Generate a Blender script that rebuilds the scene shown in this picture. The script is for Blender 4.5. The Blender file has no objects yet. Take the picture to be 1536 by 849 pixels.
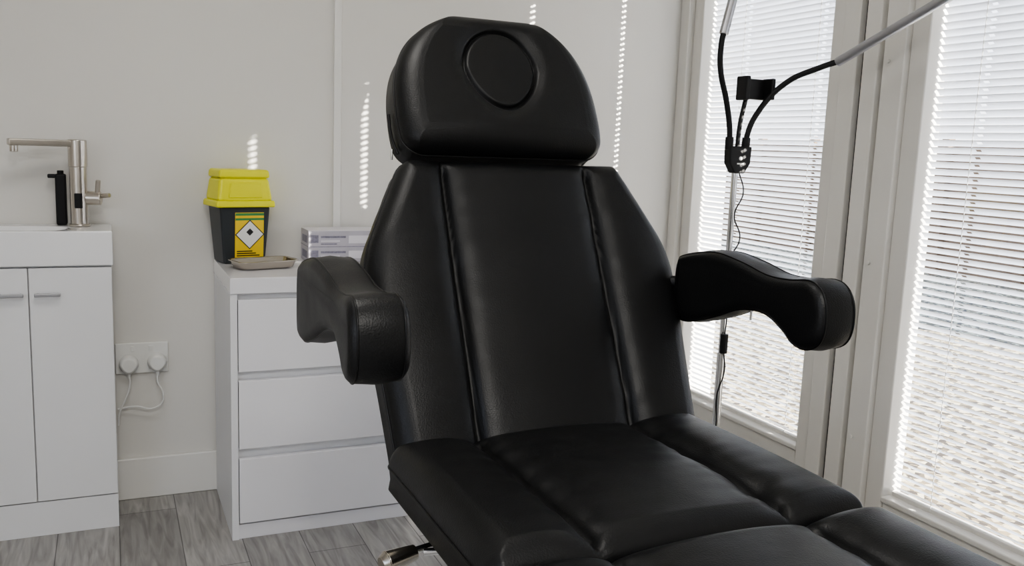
import bpy, bmesh, math, random
from mathutils import Matrix, Vector, noise
random.seed(4)
S=bpy.context.scene
COL=bpy.context.collection
# ------------------------------------------------------------ materials
def mat(name,col,rough=.5,metal=0,spec=.5,coat=0,bump=None,var=None,emit=None):
    m=bpy.data.materials.new(name); m.use_nodes=True; nt=m.node_tree; b=nt.nodes['Principled BSDF']
    b.inputs['Base Color'].default_value=(*col,1); b.inputs['Roughness'].default_value=rough
    b.inputs['Metallic'].default_value=metal; b.inputs['Specular IOR Level'].default_value=spec
    b.inputs['Coat Weight'].default_value=coat
    tc=nt.nodes.new('ShaderNodeTexCoord')
    if bump:
        n=nt.nodes.new('ShaderNodeTexNoise'); n.inputs['Scale'].default_value=bump[0]; n.inputs['Detail'].default_value=3
        bp=nt.nodes.new('ShaderNodeBump'); bp.inputs['Strength'].default_value=bump[1]; bp.inputs['Distance'].default_value=bump[2]
        nt.links.new(tc.outputs['Object'],n.inputs['Vector']); nt.links.new(n.outputs['Fac'],bp.inputs['Height']); nt.links.new(bp.outputs[0],b.inputs['Normal'])
    v=var if var else (3,.03)
    n=nt.nodes.new('ShaderNodeTexNoise'); n.inputs['Scale'].default_value=v[0]; n.inputs['Detail'].default_value=4
    mx=nt.nodes.new('ShaderNodeMix'); mx.data_type='RGBA'
    mx.inputs[6].default_value=(*[c*(1-v[1]) for c in col],1); mx.inputs[7].default_value=(*[min(1,c*(1+v[1])) for c in col],1)
    nt.links.new(tc.outputs['Object'],n.inputs['Vector']); nt.links.new(n.outputs['Fac'],mx.inputs[0]); nt.links.new(mx.outputs[2],b.inputs['Base Color'])
    if emit: b.inputs['Emission Color'].default_value=(*emit[0],1); b.inputs['Emission Strength'].default_value=emit[1]
    return m
M_wall=mat('wall_paint',(.74,.725,.69),.85,bump=(90,.12,.002))
M_ceil=mat('ceiling_paint',(.82,.82,.80),.9)
M_trim=mat('trim_paint',(.80,.79,.76),.5)
M_upvc=mat('upvc_white',(.72,.70,.66),.35)
M_gasket=mat('gasket',(.02,.02,.02),.6)
M_gloss=mat('gloss_white',(.87,.86,.88),.14,coat=.3)
M_whitein=mat('carcass_white',(.82,.82,.83),.45)
M_cab=mat('vanity_white',(.82,.82,.83),.28)
M_cer=mat('ceramic',(.87,.87,.88),.08,coat=.5)
M_steel=mat('brushed_steel',(.58,.54,.49),.28,metal=1,var=(20,.08))
M_steel2=mat('tray_steel',(.52,.48,.42),.22,metal=1,var=(14,.12))
M_chrome=mat('chrome',(.7,.7,.7),.15,metal=1)
M_black=mat('black_plastic',(.010,.010,.011),.5,spec=.3)
M_yel=mat('yellow_plastic',(.83,.80,.03),.35)
M_bin=mat('dark_bin_plastic',(.03,.035,.04),.4)
M_labY=mat('label_yellow',(.85,.60,.03),.5)
M_labG=mat('label_green',(.05,.25,.08),.5)
M_white=mat('white_plastic',(.80,.80,.78),.3)
M_paper=mat('label_white',(.8,.8,.78),.6)
M_ink=mat('ink',(.02,.02,.02),.6)
M_alu=mat('anodised_aluminium',(.46,.46,.48),.38,metal=.9)
M_boxg=mat('carton_lilac_grey',(.50,.48,.53),.6,var=(25,.12))
M_boxw=mat('carton_white',(.76,.74,.78),.6)
M_boxp=mat('carton_print',(.24,.23,.29),.6,var=(150,.5))
M_fence=mat('fence_wood',(.16,.105,.065),.8,var=(6,.4))
M_piping=mat('leather_piping',(.004,.004,.0045),.40,spec=.4)
def leather():
    m=mat('black_leatherette',(.0060,.0062,.0068),.40,spec=.42)
    nt=m.node_tree;b=nt.nodes['Principled BSDF']; tc=[n for n in nt.nodes if n.type=='TEX_COORD'][0]
    v=nt.nodes.new('ShaderNodeTexVoronoi'); v.inputs['Scale'].default_value=380
    n=nt.nodes.new('ShaderNodeTexNoise'); n.inputs['Scale'].default_value=16; n.inputs['Detail'].default_value=6
    a=nt.nodes.new('ShaderNodeMath'); a.operation='MULTIPLY_ADD'; a.inputs[1].default_value=.4
    bp=nt.nodes.new('ShaderNodeBump'); bp.inputs['Strength'].default_value=.3; bp.inputs['Distance'].default_value=.002
    nt.links.new(tc.outputs['Object'],v.inputs['Vector']); nt.links.new(tc.outputs['Object'],n.inputs['Vector'])
    nt.links.new(v.outputs['Distance'],a.inputs[0]); nt.links.new(n.outputs['Fac'],a.inputs[2]); nt.links.new(a.outputs[0],bp.inputs['Height']); nt.links.new(bp.outputs[0],b.inputs['Normal'])
    mr=nt.nodes.new('ShaderNodeMapRange'); mr.inputs[3].default_value=.34; mr.inputs[4].default_value=.52
    nt.links.new(n.outputs['Fac'],mr.inputs[0]); nt.links.new(mr.outputs[0],b.inputs['Roughness'])
    return m
M_lea=leather()
def floor_mat():
    m=mat('grey_oak_laminate',(.3,.28,.26),.42); nt=m.node_tree;b=nt.nodes['Principled BSDF']
    tc=[n for n in nt.nodes if n.type=='TEX_COORD'][0]
    mp=nt.nodes.new('ShaderNodeMapping'); mp.inputs['Rotation'].default_value=(0,0,math.pi/2); nt.links.new(tc.outputs['Object'],mp.inputs[0])
    br=nt.nodes.new('ShaderNodeTexBrick'); br.inputs['Scale'].default_value=1; br.inputs['Brick Width'].default_value=1.25; br.inputs['Row Height'].default_value=.17
    br.inputs['Mortar Size'].default_value=.0015; br.inputs['Color1'].default_value=(.30,.29,.28,1); br.inputs['Color2'].default_value=(.385,.375,.36,1); br.inputs['Mortar'].default_value=(.12,.116,.112,1); br.offset=.37
    nt.links.new(mp.outputs[0],br.inputs['Vector'])
    mp2=nt.nodes.new('ShaderNodeMapping'); mp2.inputs['Scale'].default_value=(16,1.5,1); nt.links.new(tc.outputs['Object'],mp2.inputs[0])
    n=nt.nodes.new('ShaderNodeTexNoise'); n.inputs['Scale'].default_value=2.2; n.inputs['Detail'].default_value=9; n.inputs['Distortion'].default_value=1.6; nt.links.new(mp2.outputs[0],n.inputs['Vector'])
    cr=nt.nodes.new('ShaderNodeValToRGB'); cr.color_ramp.elements[0].position=.3; cr.color_ramp.elements[0].color=(.64,.63,.62,1); cr.color_ramp.elements[1].position=.7; cr.color_ramp.elements[1].color=(1.2,1.2,1.2,1)
    nt.links.new(n.outputs['Fac'],cr.inputs[0])
    mx=nt.nodes.new('ShaderNodeMix'); mx.data_type='RGBA'; mx.blend_type='MULTIPLY'; mx.inputs[0].default_value=1
    nt.links.new(br.outputs['Color'],mx.inputs[6]); nt.links.new(cr.outputs[0],mx.inputs[7]); nt.links.new(mx.outputs[2],b.inputs['Base Color'])
    return m
M_floor=floor_mat()
def gravel():
    m=mat('gravel',(.5,.45,.37),.9); nt=m.node_tree;b=nt.nodes['Principled BSDF']; tc=[n for n in nt.nodes if n.type=='TEX_COORD'][0]
    v=nt.nodes.new('ShaderNodeTexVoronoi'); v.inputs['Scale'].default_value=34; nt.links.new(tc.outputs['Object'],v.inputs['Vector'])
    cr=nt.nodes.new('ShaderNodeValToRGB'); e=cr.color_ramp.elements; e[0].color=(.06,.045,.03,1); e[1].color=(.60,.51,.34,1); e[0].position=.15; e[1].position=.85
    x=e.new(.5); x.color=(.26,.20,.11,1)
    s=nt.nodes.new('ShaderNodeSeparateColor'); nt.links.new(v.outputs['Color'],s.inputs[0]); nt.links.new(s.outputs[0],cr.inputs[0]); nt.links.new(cr.outputs[0],b.inputs['Base Color'])
    return m
M_gravel=gravel()
def slatmat():
    m=bpy.data.materials.new('blind_slat'); m.use_nodes=True; nt=m.node_tree; b=nt.nodes['Principled BSDF']
    b.inputs['Base Color'].default_value=(.62,.65,.71,1); b.inputs['Roughness'].default_value=.4
    t=nt.nodes.new('ShaderNodeBsdfTranslucent'); t.inputs[0].default_value=(.8,.82,.85,1)
    n=nt.nodes.new('ShaderNodeTexNoise'); n.inputs['Scale'].default_value=5
    mr=nt.nodes.new('ShaderNodeMapRange'); mr.inputs[3].default_value=.02; mr.inputs[4].default_value=.05; nt.links.new(n.outputs[0],mr.inputs[0])
    mx=nt.nodes.new('ShaderNodeMixShader'); nt.links.new(mr.outputs[0],mx.inputs[0]); nt.links.new(b.outputs[0],mx.inputs[1]); nt.links.new(t.outputs[0],mx.inputs[2])
    nt.links.new(mx.outputs[0],nt.nodes['Material Output'].inputs[0]); return m
M_slat=slatmat()
def glassmat():
    m=bpy.data.materials.new('window_glass'); m.use_nodes=True; nt=m.node_tree; nt.nodes.remove(nt.nodes['Principled BSDF'])
    t=nt.nodes.new('ShaderNodeBsdfTransparent'); g=nt.nodes.new('ShaderNodeBsdfGlossy'); g.inputs['Roughness'].default_value=.02
    mx=nt.nodes.new('ShaderNodeMixShader'); mx.inputs[0].default_value=.05
    nt.links.new(t.outputs[0],mx.inputs[1]); nt.links.new(g.outputs[0],mx.inputs[2]); nt.links.new(mx.outputs[0],nt.nodes['Material Output'].inputs[0]); return m
M_glass=glassmat()
# ------------------------------------------------------------ helpers
def empty(name,loc=(0,0,0)):
    o=bpy.data.objects.new(name,None); o.empty_display_size=.1; o.location=loc; COL.objects.link(o); return o
def par(o,p):
    if p: o.parent=p; o.matrix_parent_inverse=Matrix.Translation(-Vector(p.location))
def mesh(name,vs,fs,m,p=None,smooth=False,bevel=0,seg=3,mw=None):
    me=bpy.data.meshes.new(name); me.from_pydata([tuple(v) for v in vs],[],fs); me.update()
    bm=bmesh.new(); bm.from_mesh(me); bmesh.ops.recalc_face_normals(bm,faces=bm.faces); bm.to_mesh(me); bm.free()
    o=bpy.data.objects.new(name,me); COL.objects.link(o); me.materials.append(m)
    if mw is not None: o.matrix_world=mw
    if bevel:
        b=o.modifiers.new('b','BEVEL'); b.width=bevel; b.segments=seg; b.limit_method='ANGLE'; b.angle_limit=math.radians(40)
    if smooth or bevel:
        for f in me.polygons: f.use_smooth=True
    if bevel:
        w=o.modifiers.new('wn','WEIGHTED_NORMAL'); w.keep_sharp=False
    par(o,p); return o
CF=[(0,3,2,1),(4,5,6,7),(0,1,5,4),(1,2,6,5),(2,3,7,6),(3,0,4,7)]
def box(name,x0,x1,y0,y1,z0,z1,m,p=None,bevel=0,seg=3):
    vs=[(x0,y0,z0),(x1,y0,z0),(x1,y1,z0),(x0,y1,z0),(x0,y0,z1),(x1,y0,z1),(x1,y1,z1),(x0,y1,z1)]
    return mesh(name,vs,CF,m,p,bevel=bevel,seg=seg)
def frus(name,c,b,t,z0,z1,ang,m,p=None,bevel=0):
    R=Matrix.Rotation(ang,3,'Z'); vs=[]
    for (w,z) in ((b,z0),(t,z1)):
        for sx,sy in ((-1,-1),(1,-1),(1,1),(-1,1)):
            q=R@Vector((sx*w[0],sy*w[1],0)); vs.append((c[0]+q.x,c[1]+q.y,z))
    return mesh(name,vs,CF,m,p,bevel=bevel)
def cyl(name,a,b,r,m,p=None,r2=None,n=24,bevel=0):
    a=Vector(a);b=Vector(b);r2=r if r2 is None else r2; d=(b-a).normalized()
    u=d.orthogonal().normalized(); w=d.cross(u); vs=[]
    for c,rr in ((a,r),(b,r2)):
        for i in range(n):
            t=2*math.pi*i/n; vs.append(c+u*math.cos(t)*rr+w*math.sin(t)*rr)
    fs=[(i,(i+1)%n,n+(i+1)%n,n+i) for i in range(n)]+[tuple(range(n)),tuple(range(n,2*n))]
    return mesh(name,vs,fs,m,p,bevel=bevel or min(r,r2)*.12,seg=2)
def tube(name,pts,r,m,p=None,cyclic=False,poly=False,radii=None):
    cu=bpy.data.curves.new(name,'CURVE'); cu.dimensions='3D'; cu.bevel_depth=r; cu.bevel_resolution=4; cu.resolution_u=8; cu.use_fill_caps=True
    if poly:
        s=cu.splines.new('POLY'); s.points.add(len(pts)-1)
        for i,q in enumerate(pts): s.points[i].co=(*q,1)
    else:
        s=cu.splines.new('BEZIER'); s.bezier_points.add(len(pts)-1)
        for i,q in enumerate(pts):
            bp=s.bezier_points[i]; bp.co=q; bp.handle_left_type=bp.handle_right_type='AUTO'
    s.use_cyclic_u=cyclic; cu.materials.append(m)
    o=bpy.data.objects.new(name,cu); COL.objects.link(o); par(o,p); return o
# ------------------------------------------------------------ room
WX0,WX1,WY0,WY1,HC=-1.8,2.13,-2.2,3.10,2.42
box('floor',WX0-.1,WX1+.25,WY0-.1,WY1+.1,-.1,0,M_floor)
box('ceiling',WX0-.1,WX1+.25,WY0-.1,WY1+.1,HC,HC+.1,M_ceil)
box('wall_back',WX0-.1,WX1+.25,WY1,WY1+.12,0,HC,M_wall)
box('wall_front',WX0-.1,WX1+.25,WY0-.12,WY0,0,HC,M_wall)
wl=empty('wall_left')
box('panel_1',WX0-.12,WX0,WY0,-1.6,0,HC,M_wall,wl); box('panel_2',WX0-.12,WX0,.6,WY1,0,HC,M_wall,wl)
box('panel_3',WX0-.12,WX0,-1.6,.6,0,.9,M_wall,wl); box('panel_4',WX0-.12,WX0,-1.6,.6,2.1,HC,M_wall,wl)
w3=empty('added_fill_window')  # unseen window, added to let sky fill in from the left
for i,(a,b,c,d) in enumerate([(-1.6,-1.54,.9,2.1),(.54,.6,.9,2.1),(-.53,-.47,.9,2.1),(-1.6,.6,.9,.96),(-1.6,.6,2.04,2.1)]):
    box('frame_%d'%i,WX0-.10,WX0-.03,a,b,c,d,M_upvc,w3,bevel=.004)
wr=empty('wall_right')
box('lintel',WX1,WX1+.14,WY0,WY1,2.24,HC,M_wall,wr); box('pier',WX1,WX1+.14,WY0,.86,0,2.24,M_wall,wr)
box('baseboard_back',WX0,WX1-.03,WY1-.018,WY1,0,.14,M_trim,bevel=.004)
box('baseboard_left',WX0,WX0+.018,WY0,WY1-.02,0,.14,M_trim,bevel=.004)
box('trim_1',.708,.734,WY1-.010,WY1,.14,HC,M_trim,bevel=.002)
def stile(n,y0,y1,z0,z1,xin,p,xo=2.21): return box(n,xin,xo,y0,y1,z0,z1,M_upvc,p,bevel=.005)
def window(name,ya,yb,zb,zt,hinge):
    w=empty(name)
    stile('bottom_rail',ya,yb,.0,zb,2.135,w); stile('bottom_bead',ya,yb,zb-.012,zb+.006,2.125,w)
    stile('top_rail',ya,yb,zt,2.24,2.135,w)
    for i,pp in enumerate(hinge): stile('stile_%d'%i,pp[0],pp[1],0,2.24,pp[2],w,pp[3] if len(pp)>3 else 2.21)
    mesh('pane',[(2.148,ya,zb),(2.148,yb,zb),(2.148,yb,zt),(2.148,ya,zt)],[(0,1,2,3)],M_glass,w)
    return w
w1=window('window_1',2.28,2.98,.225,2.14,[(3.04,3.098,2.10),(2.98,3.04,2.125),(2.21,2.28,2.125),(2.145,2.21,2.105)])
box('gasket',2.13,2.21,2.12,2.145,0,2.24,M_gasket,w1)
w2=window('window_2',.98,1.90,.19,2.14,[(2.06,2.12,2.105),(2.045,2.06,2.13),(1.965,2.045,2.11),(1.90,1.965,2.13),(.86,.98,2.12)])
for z in (.35,.9,1.5): cyl('screw_cap',(2.108,2.02,z),(2.102,2.02,z),.006,M_upvc,w2)
def blind(name,ya,yb,z0,z1,cords):
    P=empty(name); xc=2.178; th=math.radians(41); ch=.0130; vs=[];fs=[]
    ys=[ya]
    for c in cords: ys+=[c-.008,c+.008]
    ys.append(yb); ts=[-ch,-.0042,.0042,ch]; cr=[0,.0016,.0016,0]
    z=z0+.03
    while z<z1-.03:
        b=len(vs); tw=random.uniform(-.03,.03); a,c_=-math.cos(th+tw),math.sin(th+tw)
        for y in ys:
            for t,k in zip(ts,cr):
                vs.append((xc+a*t+k*math.sin(th),y,z+c_*t+k*math.cos(th)))
        for i in range(len(ys)-1):
            for j in range(3):
                if i%2==1 and j==1: continue
                q=b+i*4+j; fs.append((q,q+1,q+5,q+4))
        z+=.0205
    mesh('slats',vs,fs,M_slat,P,smooth=False)
    box('head_rail',2.16,2.20,ya,yb,z1-.025,z1,M_upvc,P); box('bottom_rail',2.165,2.192,ya,yb,z0+.002,z0+.018,M_upvc,P,bevel=.003)
    for i,c in enumerate(cords):
        cyl('cord_%d'%i,(2.165,c+.012,z0+.01),(2.165,c+.012,z1-.02),.0011,M_white,P,n=8)
    return P
blind('venetian_blind',2.285,2.975,.225,2.14,[2.37,2.76])
blind('venetian_blind',.985,1.895,.19,2.14,[1.36,1.74])
# outside
mesh('gravel_ground',[(2.4,-12,-.12),(30,-12,-.12),(30,16,-.12),(2.4,16,-.12)],[(0,1,2,3)],M_gravel)
fe=empty('garden_fence')
for i in range(22):
    y=-10+i*1.1
    box('post_%d'%i,8.95,9.05,y-.05,y+.05,-.12,1.5,M_fence,fe)
for j in range(9): box('board_%d'%j,9.05,9.08,-10,14,-.1+j*.17,-.1+j*.17+.155,M_fence,fe)
# ------------------------------------------------------------ chest of drawers
cd=empty('chest_of_drawers',(.71,2.87,0))
x0,x1,y0,y1,zt=.31,1.11,2.65,3.08,.803
box('top',x0,x1,y0,y1+.017,zt-.047,zt,M_gloss,cd,bevel=.002)
box('side_l',x0,x0+.02,y0+.004,y1,0,zt-.047,M_whitein,cd,bevel=.001); box('side_r',x1-.02,x1,y0+.004,y1,0,zt-.047,M_whitein,cd,bevel=.001)
box('plinth',x0+.02,x1-.02,y0+.01,y0+.03,0,.045,M_gloss,cd,bevel=.001)
box('carcass',x0+.02,x1-.02,y0+.026,y1,.02,zt-.05,M_whitein,cd)
for i,(a,b) in enumerate([(.522,.750),(.285,.506),(.052,.266)]):
    box('drawer_front_%d'%i,x0+.022,x1-.022,y0+.001,y0+.022,a,b-.012,M_gloss,cd,bevel=.002)
# ------------------------------------------------------------ vanity
va=empty('vanity_unit',(-.3,2.98,0))
vx0,vx1,vy0,vy1=-.60,.0,2.87,3.08
box('carcass',vx0,vx1,vy0+.018,vy1,0,.815,M_cab,va,bevel=.001)
box('plinth',vx0,vx1,vy0+.004,vy0+.02,0,.106,M_cab,va,bevel=.001)
box('door_l',vx0+.001,-.2215,vy0,vy0+.018,.110,.812,M_cab,va,bevel=.002)
box('door_r',-.2185,vx1-.001,vy0,vy0+.018,.110,.812,M_cab,va,bevel=.002)
for i,(a,b) in enumerate([(-.30,-.232),(-.205,-.137)]):
    box('handle_%d'%i,a,b,vy0-.022,vy0-.014,.731,.741,M_alu,va,bevel=.002)
    for xx in (a+.008,b-.008): cyl('handle_post',(xx,vy0-.016,.736),(xx,vy0+.002,.736),.004,M_alu,va,n=12)
def basin():
    nx,ny=60,30; vs=[];fs=[]
    X0,X1,Y0,Y1=vx0-.002,vx1+.004,vy0-.006,vy1+.015; T=.919
    for j in range(ny+1):
        for i in range(nx+1):
            x=X0+(X1-X0)*i/nx; y=Y0+(Y1-Y0)*j/ny
            ex=abs((x+.33)/.215); ey=abs((y-2.955)/.062); e=(ex**4+ey**4)**.25
            d=0 if e>1 else .075*min(1,(1-e)*2.6)
            vs.append((x,y,T-d))
    k=nx+1
    for j in range(ny):
        for i in range(nx): q=j*k+i; fs.append((q,q+1,q+k+1,q+k))
    ring=[i for i in range(k)]+[j*k+nx for j in range(1,ny+1)]+[ny*k+i for i in range(nx-1,-1,-1)]+[j*k for j in range(ny-1,0,-1)]
    b=len(vs)
    for q in ring: vs.append((vs[q][0],vs[q][1],.817))
    n=len(ring)
    for a in range(n): fs.append((ring[a],ring[(a+1)%n],b+(a+1)%n,b+a))
    fs.append(tuple(range(b,b+n)))
    mesh('basin',vs,fs,M_cer,va,bevel=.004)
basin()
# ------------------------------------------------------------ tap
tp=empty('mixer_tap',(-.085,3.01,.919)); tx,ty=-.085,3.02
cyl('base_ring',(tx,ty,.919),(tx,ty,.927),.030,M_steel,tp); cyl('body',(tx,ty,.925),(tx,ty,1.10),.0245,M_steel,tp,n=32)
cyl('neck',(tx,ty,1.098),(tx,ty,1.180),.0265,M_steel,tp,n=32)
dirs=Vector((-1,-.25,0)).normalized()
def obox(name,c,ax,L,w,z0,z1,m,p,bevel=.002):
    s=Vector((-ax.y,ax.x,0)); c=Vector(c); vs=[]
    for z in (z0,z1):
        for a,b in ((0,-1),(1,-1),(1,1),(0,1)):
            q=c+ax*L*a+s*w*b; vs.append((q.x,q.y,z))
    return mesh(name,vs,CF,m,p,bevel=bevel)
obox('spout',(tx,ty,0),dirs,.185,.017,1.158,1.178,M_steel,tp,.004)
e=Vector((tx,ty,0))+dirs*.170; cyl('aerator',(e.x,e.y,1.140),(e.x,e.y,1.16),.011,M_steel,tp)
box('display',tx-.012,tx+.010,ty-.0275,ty-.020,.975,1.02,M_black,tp,bevel=.002)
cyl('lever_hub',(tx+.02,ty,1.005),(tx+.062,ty-.01,1.005),.021,M_steel,tp); cyl('lever_stem',(tx+.05,ty-.01,1.005),(tx+.055,ty-.02,1.060),.007,M_steel,tp)
cyl('lever_arm',(tx+.06,ty-.01,1.012),(tx+.085,ty-.03,1.016),.007,M_steel,tp)
sp=empty('soap_dispenser',(-.13,3.06,.919))
box('body',-.150,-.120,3.045,3.085,.9195,1.075,M_black,sp,bevel=.006); box('spout',-.170,-.120,3.05,3.07,1.062,1.074,M_black,sp,bevel=.003); cyl('pump',(-.135,3.062,1.07),(-.135,3.062,1.085),.009,M_black,sp)
# ------------------------------------------------------------ socket and plugs
so=empty('double_socket',(.083,3.095,.48))
box('plate',.002,.163,WY1-.010,WY1,.428,.53,M_white,so,bevel=.003)
for i,x in enumerate((.055,.11)): box('switch_%d'%i,x-.006,x+.006,WY1-.014,WY1-.008,.503,.520,M_white,so,bevel=.001)
def plug(cx,cz,pts):
    P=empty('power_plug',(cx,3.08,cz)); n=28; vs=[];fs=[]
    sh=[]
    for i in range(n):
        t=2*math.pi*i/n; r=.030; x=math.cos(t)*r; z=math.sin(t)*r*1.0
        if z<0: x*=1-.25*(-z/r)
        sh.append((x,z))
    for yy,k in ((WY1-.0102,1),(WY1-.032,1),(WY1-.044,.75)):
        for x,z in sh: vs.append((cx+x*k,yy,cz+z*k))
    for l in range(2):
        for i in range(n): fs.append((l*n+i,l*n+(i+1)%n,(l+1)*n+(i+1)%n,(l+1)*n+i))
    fs+= [tuple(range(n)),tuple(range(2*n,3*n))]
    mesh('body',vs,fs,M_white,P,bevel=.003)
    cyl('strain_relief',(cx,WY1-.026,cz-.026),(cx,WY1-.026,cz-.046),.006,M_white,P,r2=.0035,n=12)
    tube('flex',pts,.0028,M_white,P)
plug(.042,.462,[(.042,3.074,.43),(.044,3.074,.40),(.03,3.07,.35),(.012,3.075,.31),(.006,3.08,.26)])
plug(.128,.465,[(.128,3.074,.43),(.128,3.072,.40),(.142,3.07,.365),(.140,3.07,.33),(.11,3.07,.312),(.06,3.072,.322),(.025,3.075,.32),(.006,3.078,.315)])
# ------------------------------------------------------------ sharps bin
bc=(.383,3.01); bn=empty('sharps_bin',(bc[0],bc[1],.803)); ang=math.radians(12)
frus('body',bc,(.068,.050),(.082,.060),.8035,.988,ang,M_bin,bn,bevel=.008)
frus('lid_skirt',bc,(.096,.070),(.094,.068),.985,1.006,ang,M_yel,bn,bevel=.005)
frus('lid_dome',bc,(.090,.065),(.080,.055),1.003,1.078,ang,M_yel,bn,bevel=.012)
frus('lid_cap',bc,(.083,.058),(.080,.056),1.077,1.104,ang,M_yel,bn,bevel=.008)
frus('lid_front_panel',(bc[0]+.062*math.sin(ang),bc[1]-.062*math.cos(ang)),(.055,.004),(.050,.004),1.015,1.062,ang,M_yel,bn,bevel=.003)
R=Matrix.Rotation(ang,4,'Z'); tilt=math.atan(.010/.182)
LB=Matrix.Translation((bc[0],bc[1],.8035))@R@Matrix.Translation((.012,-.0512,0))@Matrix.Rotation(math.pi/2+tilt,4,'X')
def flat(name,pts,off,m,p=bn,F=LB): return mesh(name,[F@Vector((a,b,off)) for a,b in pts],[tuple(range(len(pts)))],m,p)
flat('label',[(-.046,.020),(.048,.020),(.048,.165),(-.046,.165)],.0006,M_labY)
flat('label_strip',[(-.045,.140),(.048,.140),(.048,.147),(-.045,.147)],.001,M_labG)
flat('label_strip_top',[(-.045,.155),(.048,.155),(.048,.163),(-.045,.163)],.001,M_labG)
def dia(c,r): return [(c[0]-r,c[1]),(c[0],c[1]-r),(c[0]+r,c[1]),(c[0],c[1]+r)]
flat('diamond_edge',dia((.002,.094),.048),.0011,M_ink); flat('diamond',dia((.002,.094),.044),.0014,M_paper)
flat('diamond_mark',dia((.002,.102),.012),.0017,M_ink)
for k in range(3): flat('label_line_%d'%k,[(-.04,.024+k*.007),(.035-.012*k,.024+k*.007),(.035-.012*k,.0275+k*.007),(-.04,.0275+k*.007)],.0014,M_ink)
# ------------------------------------------------------------ tray
def tray():
    P=empty('steel_tray',(.43,2.86,.803)); prof=[(1.0,.024),(.97,.026),(.93,.022),(.86,.004),(.80,.0015)]
    a,b,z0=.100,.060,.8035; R=Matrix.Rotation(math.radians(16),3,'Z'); n=48; vs=[];fs=[]
    def ring(s,z,inset=0):
        out=[]
        for i in range(n):
            t=2*math.pi*i/n; c,s_=math.cos(t),math.sin(t); k=(abs(c)**6+abs(s_)**6)**(-1/6)
            x=c*k*(a-(1-s)*.09); y=s_*k*(b-(1-s)*.09); q=R@Vector((x,y,0)); out.append((.436+q.x,2.855+q.y,z0+z))
        return out
    for s,z in prof: vs+=ring(s,z)
    for l in range(len(prof)-1):
        for i in range(n): fs.append((l*n+i,l*n+(i+1)%n,(l+1)*n+(i+1)%n,(l+1)*n+i))
    fs.append(tuple(range((len(prof)-1)*n,len(prof)*n)))
    o=mesh('pan',vs,fs,M_steel2,P,smooth=True); s=o.modifiers.new('s','SOLIDIFY'); s.thickness=.0012; s.offset=1
tray()
# ------------------------------------------------------------ glove box
gb=empty('glove_carton',(.73,3.02,.803))
box('carton',.595,.86,2.95,3.075,.8035,.908,M_boxg,gb,bevel=.002)
box('carton_top',.596,.859,2.951,3.074,.908,.9095,M_boxw,gb)
box('carton_split',.5945,.8605,2.9495,3.0755,.8545,.8565,M_boxp,gb)
for zz in (.8545,.8035):
    box('print_logo',.603,.628,2.9493,2.9502,zz+.014,zz+.040,M_boxp,gb)
    box('print_line',.636,.72,2.9493,2.9502,zz+.030,zz+.037,M_boxp,gb); box('print_line2',.636,.70,2.9493,2.9502,zz+.018,zz+.022,M_boxw,gb)
    box('print_line3',.73,.85,2.9493,2.9502,zz+.012,zz+.038,M_boxw,gb); box('print_line4',.636,.69,2.9493,2.9502,zz+.008,zz+.012,M_boxp,gb)
    box('side_print',.5943,.5955,2.97,3.05,zz+.012,zz+.036,M_boxp,gb)
# ------------------------------------------------------------ treatment chair
ch=empty('treatment_chair',(.77,1.2,0)); CX=.775
def interp(tab,v):
    if v<=tab[0][0]: return tab[0][1]
    for k in range(len(tab)-1):
        if v<=tab[k+1][0]:
            p0=tab[max(0,k-1)][1];p1=tab[k][1];p2=tab[k+1][1];p3=tab[min(len(tab)-1,k+2)][1]
            t=(v-tab[k][0])/(tab[k+1][0]-tab[k][0])
            return .5*((2*p1)+(-p0+p2)*t+(2*p0-5*p1+4*p2-p3)*t*t+(-p0+3*p1-3*p2+p3)*t**3)
    return tab[-1][1]
def cushion(name,hw,L,T,r,hf,F,rc=.03,nu=110,nv=110,bot=.018):
    def W(v):
        w=hw(v)
        for q in (v,L-v):
            if q<rc: w-=rc-math.sqrt(max(0,rc*rc-(rc-q)**2))
        return max(w,.002)
    def sp(s): return .5*s+.5*(.5-.5*math.cos(math.pi*s))
    vs=[];fs=[]
    for j in range(nv+1):
        v=L*sp(j/nv); w=W(v)
        for i in range(nu+1):
            x=(2*sp(i/nu)-1)*w; d=min(w-abs(x),v,L-v); dd=min(d,r)
            z=T-r+math.sqrt(max(0,r*r-(r-dd)**2))+hf(x,v)*min(1,max(0,d/(r*1.2)))
            vs.append(Vector((x,v,z)))
    k=nu+1
    for j in range(nv):
        for i in range(nu): q=j*k+i; fs.append((q,q+1,q+k+1,q+k))
    ring=[i for i in range(k)]+[j*k+nu for j in range(1,nv+1)]+[nv*k+i for i in range(nu-1,-1,-1)]+[j*k for j in range(nv-1,0,-1)]
    n=len(ring); prev=ring
    for zz,ins in ((.6*(T-r),-.003),(bot,0),(0,bot)):
        b=len(vs)
        for q in ring:
            p=vs[q]; dx=p.x; dy=p.y-L/2
            vs.append(Vector((p.x-math.copysign(min(abs(dx),abs(ins))*(1 if ins>0 else -1),dx) if abs(dx)>.02 else p.x, p.y-(math.copysign(ins,dy) if abs(dy)>L*.48 else 0), zz)))
        cur=list(range(b,b+n))
        for a in range(n): fs.append((prev[a],prev[(a+1)%n],cur[(a+1)%n],cur[a]))
        prev=cur
    fs.append(tuple(prev))
    mesh(name,[F@p for p in vs],fs,M_lea,ch,smooth=True)
    pts=[F@(vs[q]+Vector((0,0,-.001))) for q in ring[::3]]
    tube(name+'_piping',pts,.0022,M_piping,ch,cyclic=True,poly=True)
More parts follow.
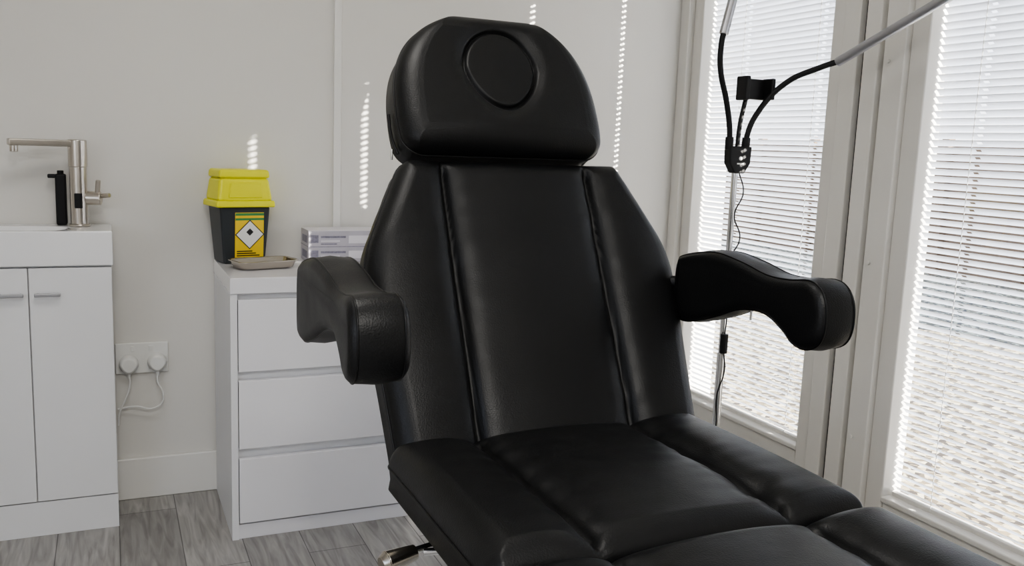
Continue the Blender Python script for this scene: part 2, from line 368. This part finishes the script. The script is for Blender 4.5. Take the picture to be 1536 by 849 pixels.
def seamed(s=.168,dep=.014,wd=.008,bul=.010,wide=.345,seed=0,wr=.0035):
    def f(x,v):
        h=0
        for c in (-s,s):
            dx=x-c; h-=dep*math.exp(-(dx/wd)**2)+dep*.55*math.exp(-(dx/(wd*3.5))**2)
            h+=wr*math.exp(-abs(dx)/.045)*noise.noise(Vector((x*9,v*26,seed)))
        h+=.0022*noise.noise(Vector((x*7,v*7,seed+5)))
        if abs(x)<s: h+=bul*(1-(x/s)**2)
        else:
            t=(abs(x)-s)/(wide-s); h+=bul*1.0*max(0,4*t*(1-t))
        return h
    return f
def frame(o,ax,ay,az):
    m=Matrix.Identity(4)
    for i,a in enumerate((ax,ay,az)):
        for k in range(3): m[k][i]=a[k]
    m.translation=o; return m
T=.095
sf=frame((CX,1.0,.672-T),(1,0,0),(0,1,0),(0,0,1))
g=seamed(wide=.335,dep=.017,wd=.007,seed=1,wr=.006,bul=.012)
cushion('seat',lambda v:.335,.50,T,.035,lambda x,v:g(x,v)+.006*math.sin(math.pi*v/.5),sf,rc=.035,nu=140,nv=130)
lf=frame((CX,.36,.672-T),(1,0,0),(0,1,0),(0,0,1))
g2=seamed(wide=.335,bul=.018,dep=.017,wd=.007,seed=2,wr=.006)
cushion('leg_rest',lambda v:.335,.632,T,.040,g2,lf,rc=.04,nu=140,nv=130)
A=math.radians(27); up=Vector((0,math.sin(A),math.cos(A))); nn=Vector((0,-math.cos(A),math.sin(A)))
def bf(cx,z,off,T):
    o=Vector((cx,1.5+(z-.68)*math.tan(A),z))+nn*(off-T); return frame(o,(1,0,0),up,nn)
btab=[(0,.328),(.15,.336),(.28,.346),(.38,.350),(.44,.340),(.50,.314),(.57,.281),(.635,.253)]
TB=.10; g3=seamed(wide=.345,bul=.012,dep=.015,wd=.007,seed=3,wr=.003)
cushion('backrest',lambda v:interp(btab,v),.635,TB,.032,g3,bf(.795,.618,0,TB),rc=.028,nu=140,nv=130)
LH=.332
def hh(v):
    t=max(0,v-.085)/(LH+.0005-.085)
    w=.236*max(0,1-t**2.6)**(1/2.6)
    return w if v>.085 else .236-.012*((.085-v)/.085)**2
def hf(x,v):
    vc=.190; yy=(v-vc); a=.083*(1-.16*(-yy/.09) if yy<0 else 1); e=math.hypot(x/a,yy/.092)
    h=.014*(1-(x/.24)**2)+.0015*noise.noise(Vector((x*8,v*8,7)))
    if e<1: h-=.013*(1-.30*(1-e*e))
    else: h-=.013*math.exp(-((e-1)/.26)**2)
    h-=.011*math.exp(-((e-1)/.045)**2)
    return h
HF=bf(.780,1.190,.030,.125)
cushion('headrest',hh,LH,.125,.042,hf,HF,rc=.04,nu=200,nv=180)
tube('headrest_zip',[HF@Vector((-.2295,.02,.045)),HF@Vector((-.239,.06,.045)),HF@Vector((-.239,.11,.045))],.003,M_black,ch)
q=HF@Vector((-.241,.03,.045)); cyl('zip_pull',(q.x,q.y,q.z),(q.x-.002,q.y-.004,q.z-.022),.0025,M_chrome,ch,n=10)
# arm rests
prof=[(1.60,.992),(1.50,1.011),(1.41,1.003),(1.33,.988),(1.27,.988),(1.22,.994),(1.19,.984),(1.172,.955),(1.170,.912),(1.183,.882),(1.215,.867),(1.25,.872),(1.28,.892),(1.33,.912),(1.40,.907),(1.48,.877),(1.56,.852),(1.605,.850),(1.625,.87),(1.628,.93),(1.622,.975)]
def cr_closed(P,n=5):
    out=[];N=len(P)
    for i in range(N):
        p=[Vector((*P[(i+k-1)%N],0)) for k in range(4)]
        for s in range(n):
            t=s/n; q=.5*((2*p[1])+(-p[0]+p[2])*t+(2*p[0]-5*p[1]+4*p[2]-p[3])*t*t+(-p[0]+3*p[1]-3*p[2]+p[3])*t**3); out.append((q.x,q.y))
    return out
PR=cr_closed(prof)
def arm(xi,xo,tag):
    n=len(PR); vs=[];fs=[]; sgn=1 if xo>xi else -1
    W=abs(xo-xi); N=[]
    for i in range(n):
        a=Vector(PR[i-1]);b=Vector(PR[(i+1)%n]); t=(b-a).normalized(); N.append(Vector((t.y,-t.x)))
    s0=sum(PR[i][0]*PR[(i+1)%n][1]-PR[(i+1)%n][0]*PR[i][1] for i in range(n)); o=1 if s0>0 else -1
    r=.018
    lay=[(r*.8*(1-math.cos(t)),r*(1-math.sin(t))) for t in [math.pi/2*k/5 for k in range(6)]]
    full=[(dx,ins) for dx,ins in lay]+[(W/2,-.003)]+[(W-dx,ins) for dx,ins in reversed(lay)]
    for dx,ins in full:
        for i in range(n):
            yy=PR[i][0]; flare=.012*max(0,(1.33-yy)/.17) ; off=dx+ (flare*(dx/W))
            vs.append((xi+sgn*off,PR[i][0]-o*N[i].x*ins,PR[i][1]-o*N[i].y*ins))
    for l in range(len(full)-1):
        for i in range(n): fs.append((l*n+i,l*n+(i+1)%n,(l+1)*n+(i+1)%n,(l+1)*n+i))
    fs+=[tuple(range(n)),tuple(range((len(full)-1)*n,len(full)*n))]
    mesh('armrest_'+tag,vs,fs,M_lea,ch,smooth=True)
    for q in (4,8):
        tube('armrest_%s_piping_%d'%(tag,q),[vs[q*n+i] for i in range(n)],.0017,M_piping,ch,cyclic=True,poly=True)
    xm=(xi+xo)/2
    cyl('armrest_%s_post'%tag,(xm,1.600,.93),(xm-sgn*.11,1.715,.92),.014,M_black,ch)
    cyl('armrest_%s_pull'%tag,(xi+sgn*.012,1.37,.912),(xi+sgn*.012,1.37,.892),.0025,M_chrome,ch,n=8)
arm(.384,.304,'l'); arm(1.124,1.200,'r')
# chair under-structure
box('seat_frame',.50,1.04,1.03,1.50,.545,.578,M_black,ch,bevel=.005)
box('back_frame_foot',.52,1.02,1.50,1.60,.55,.60,M_black,ch,bevel=.005)
for x in (.60,.98):
    a=Vector((x,1.56,.57)); b=a+up*.45+Vector((0,.06,0)); cyl('back_rail',a,b,.014,M_chrome,ch)
box('leg_frame',.56,.98,.42,1.02,.545,.578,M_black,ch,bevel=.005)
box('lift_column',.68,.88,1.13,1.37,.10,.55,M_white,ch,bevel=.02); box('lift_column_lower',.64,.92,1.10,1.40,.07,.32,M_white,ch,bevel=.02)
box('base_plate',.47,1.07,.85,1.65,.02,.08,M_white,ch,bevel=.02)
for x in (.52,1.02):
    for y in (.90,1.60): cyl('foot',(x,y,0),(x,y,.022),.025,M_black,ch)
# release lever poking out below the left side of the seat
cyl('lever_rod',(.56,1.34,.555),(.425,1.305,.553),.006,M_chrome,ch)
cyl('lever_rod2',(.54,1.27,.560),(.45,1.30,.552),.006,M_chrome,ch)
cyl('lever_knob',(.437,1.305,.552),(.385,1.292,.548),.013,M_steel2,ch,r2=.019); cyl('lever_cap',(.386,1.292,.548),(.376,1.290,.547),.019,M_steel2,ch,r2=.012)
# ------------------------------------------------------------ LED lamp on stand
lm=empty('gooseneck_lamp',(1.72,2.2,0)); lx,ly=1.72,2.2
cyl('pole',(lx,ly,.10),(lx,ly,1.165),.0095,M_chrome,lm); cyl('pole_lower',(lx,ly,.05),(lx,ly,.60),.0125,M_chrome,lm)
for a in (90,210,330):
    t=math.radians(a); cyl('tripod_leg',(lx,ly,.20),(lx+.28*math.cos(t),ly+.28*math.sin(t),.012),.008,M_black,lm)
    cyl('tripod_foot',(lx+.275*math.cos(t),ly+.275*math.sin(t),0),(lx+.275*math.cos(t),ly+.275*math.sin(t),.02),.012,M_black,lm)
cyl('tripod_hub',(lx,ly,.17),(lx,ly,.24),.02,M_black,lm)
hv=[(-.040,.08),(.040,.08),(.038,.03),(.018,.0),(-.018,.0),(-.038,.03)]
vs=[(lx+.006+a,ly-.016,1.155+b) for a,b in hv]+[(lx+.006+a,ly+.016,1.155+b) for a,b in hv]
o=mesh('hub',vs,[tuple(range(6)),tuple(range(6,12))]+[(i,(i+1)%6,6+(i+1)%6,6+i) for i in range(6)],M_black,lm)
b=o.modifiers.new('b','BEVEL'); b.width=.004; b.segments=3
cyl('hub_icon',(lx+.006,ly-.0155,1.200),(lx+.006,ly-.0166,1.200),.006,M_paper,lm,n=16)
box('hub_marking',lx-.006,lx+.018,ly-.0164,ly-.0155,1.182,1.186,M_paper,lm)
tube('gooseneck_l',[(1.692,2.2,1.23),(1.690,2.2,1.28),(1.672,2.2,1.36),(1.640,2.2,1.46),(1.638,2.2,1.53),(1.643,2.2,1.56)],.0085,M_black,lm)
cyl('light_bar_l',(1.643,2.2,1.555),(1.715,2.2,1.86),.0135,M_alu,lm)
tube('gooseneck_r',[(1.752,2.2,1.23),(1.756,2.2,1.27),(1.775,2.19,1.33),(1.83,2.134,1.425),(1.885,2.06,1.468),(1.918,2.015,1.487)],.0085,M_black,lm)
cyl('light_bar_r',(1.912,2.02,1.483),(1.972,1.70,1.635),.0135,M_alu,lm)
cyl('neck_socket_l',(1.692,2.2,1.225),(1.6915,2.2,1.262),.0125,M_black,lm); cyl('neck_socket_r',(1.752,2.2,1.225),(1.754,2.2,1.262),.0125,M_black,lm)
tube('phone_neck',[(1.722,2.2,1.23),(1.726,2.2,1.30),(1.742,2.2,1.385)],.007,M_black,lm)
box('phone_clamp_back',1.712,1.808,2.19,2.205,1.375,1.435,M_black,lm,bevel=.004)
box('phone_clamp_jaw_l',1.705,1.720,2.155,2.205,1.370,1.440,M_black,lm,bevel=.004); box('phone_clamp_jaw_r',1.798,1.812,2.155,2.205,1.375,1.437,M_black,lm,bevel=.004)
tube('lamp_cable',[(1.727,2.19,1.16),(1.742,2.18,1.10),(1.715,2.18,1.03),(1.742,2.18,.96),(1.712,2.18,.90),(1.70,2.18,.80),(1.715,2.18,.72),(1.712,2.18,.66)],.0022,M_black,lm)
cyl('inline_switch',(1.712,2.18,.665),(1.712,2.18,.605),.012,M_black,lm)
tube('lamp_cable_low',[(1.712,2.18,.61),(1.722,2.18,.55),(1.70,2.18,.47),(1.705,2.18,.38),(1.70,2.19,.25),(1.75,2.3,.01)],.0022,M_black,lm)
# ------------------------------------------------------------ added ceiling fill lights, sun and sky
for i,(px,py) in enumerate([(.1,-.5),(.1,1.6)]):
    P=empty('added_fill_panel',(px,py,HC))  # unseen panel, added to brighten the room and the chair leather
    box('frame',px-.31,px+.31,py-.31,py+.31,HC-.02,HC-.001,M_upvc,P,bevel=.003)
    l=bpy.data.lights.new('added_fill_light','AREA'); l.size=.58; l.energy=[17,5][i]; l.color=(1,.97,.92)
    o=bpy.data.objects.new('added_fill_light',l); o.location=(px,py,HC-.025); COL.objects.link(o); par(o,P)
sun=bpy.data.lights.new('sun','SUN'); sun.energy=18; sun.angle=math.radians(.3); sun.color=(1,.95,.86)
so_=bpy.data.objects.new('sun',sun); COL.objects.link(so_); d=Vector((-.664,.664,-.342)); so_.rotation_euler=d.to_track_quat('-Z','Y').to_euler(); so_.location=(8,-6,5)
w=bpy.data.worlds.new('sky'); S.world=w; w.use_nodes=True; nt=w.node_tree; bg=nt.nodes['Background']
tc=nt.nodes.new('ShaderNodeTexCoord'); sx=nt.nodes.new('ShaderNodeSeparateXYZ'); cr=nt.nodes.new('ShaderNodeValToRGB')
cr.color_ramp.elements[0].color=(.95,.96,1,1); cr.color_ramp.elements[0].position=0; cr.color_ramp.elements[1].color=(.42,.62,1,1); cr.color_ramp.elements[1].position=.6
nt.links.new(tc.outputs['Generated'],sx.inputs[0]); nt.links.new(sx.outputs[2],cr.inputs[0]); nt.links.new(cr.outputs[0],bg.inputs[0]); bg.inputs[1].default_value=1.7
S.view_settings.view_transform='AgX'; S.view_settings.look='AgX - Medium High Contrast'; S.view_settings.exposure=1.05
# ------------------------------------------------------------ camera
f=1340
cam=bpy.data.cameras.new('camera'); co=bpy.data.objects.new('camera',cam); COL.objects.link(co); S.camera=co
cam.sensor_width=36; cam.lens=f/1536*36; cam.clip_start=.05
Mx=Matrix.Rotation(math.radians(-24.4),4,'Z')@Matrix.Rotation(math.radians(90-8.7),4,'X')@Matrix.Rotation(math.radians(2.2),4,'Z')
Mx.translation=(0,0,1.21); co.matrix_world=Mx
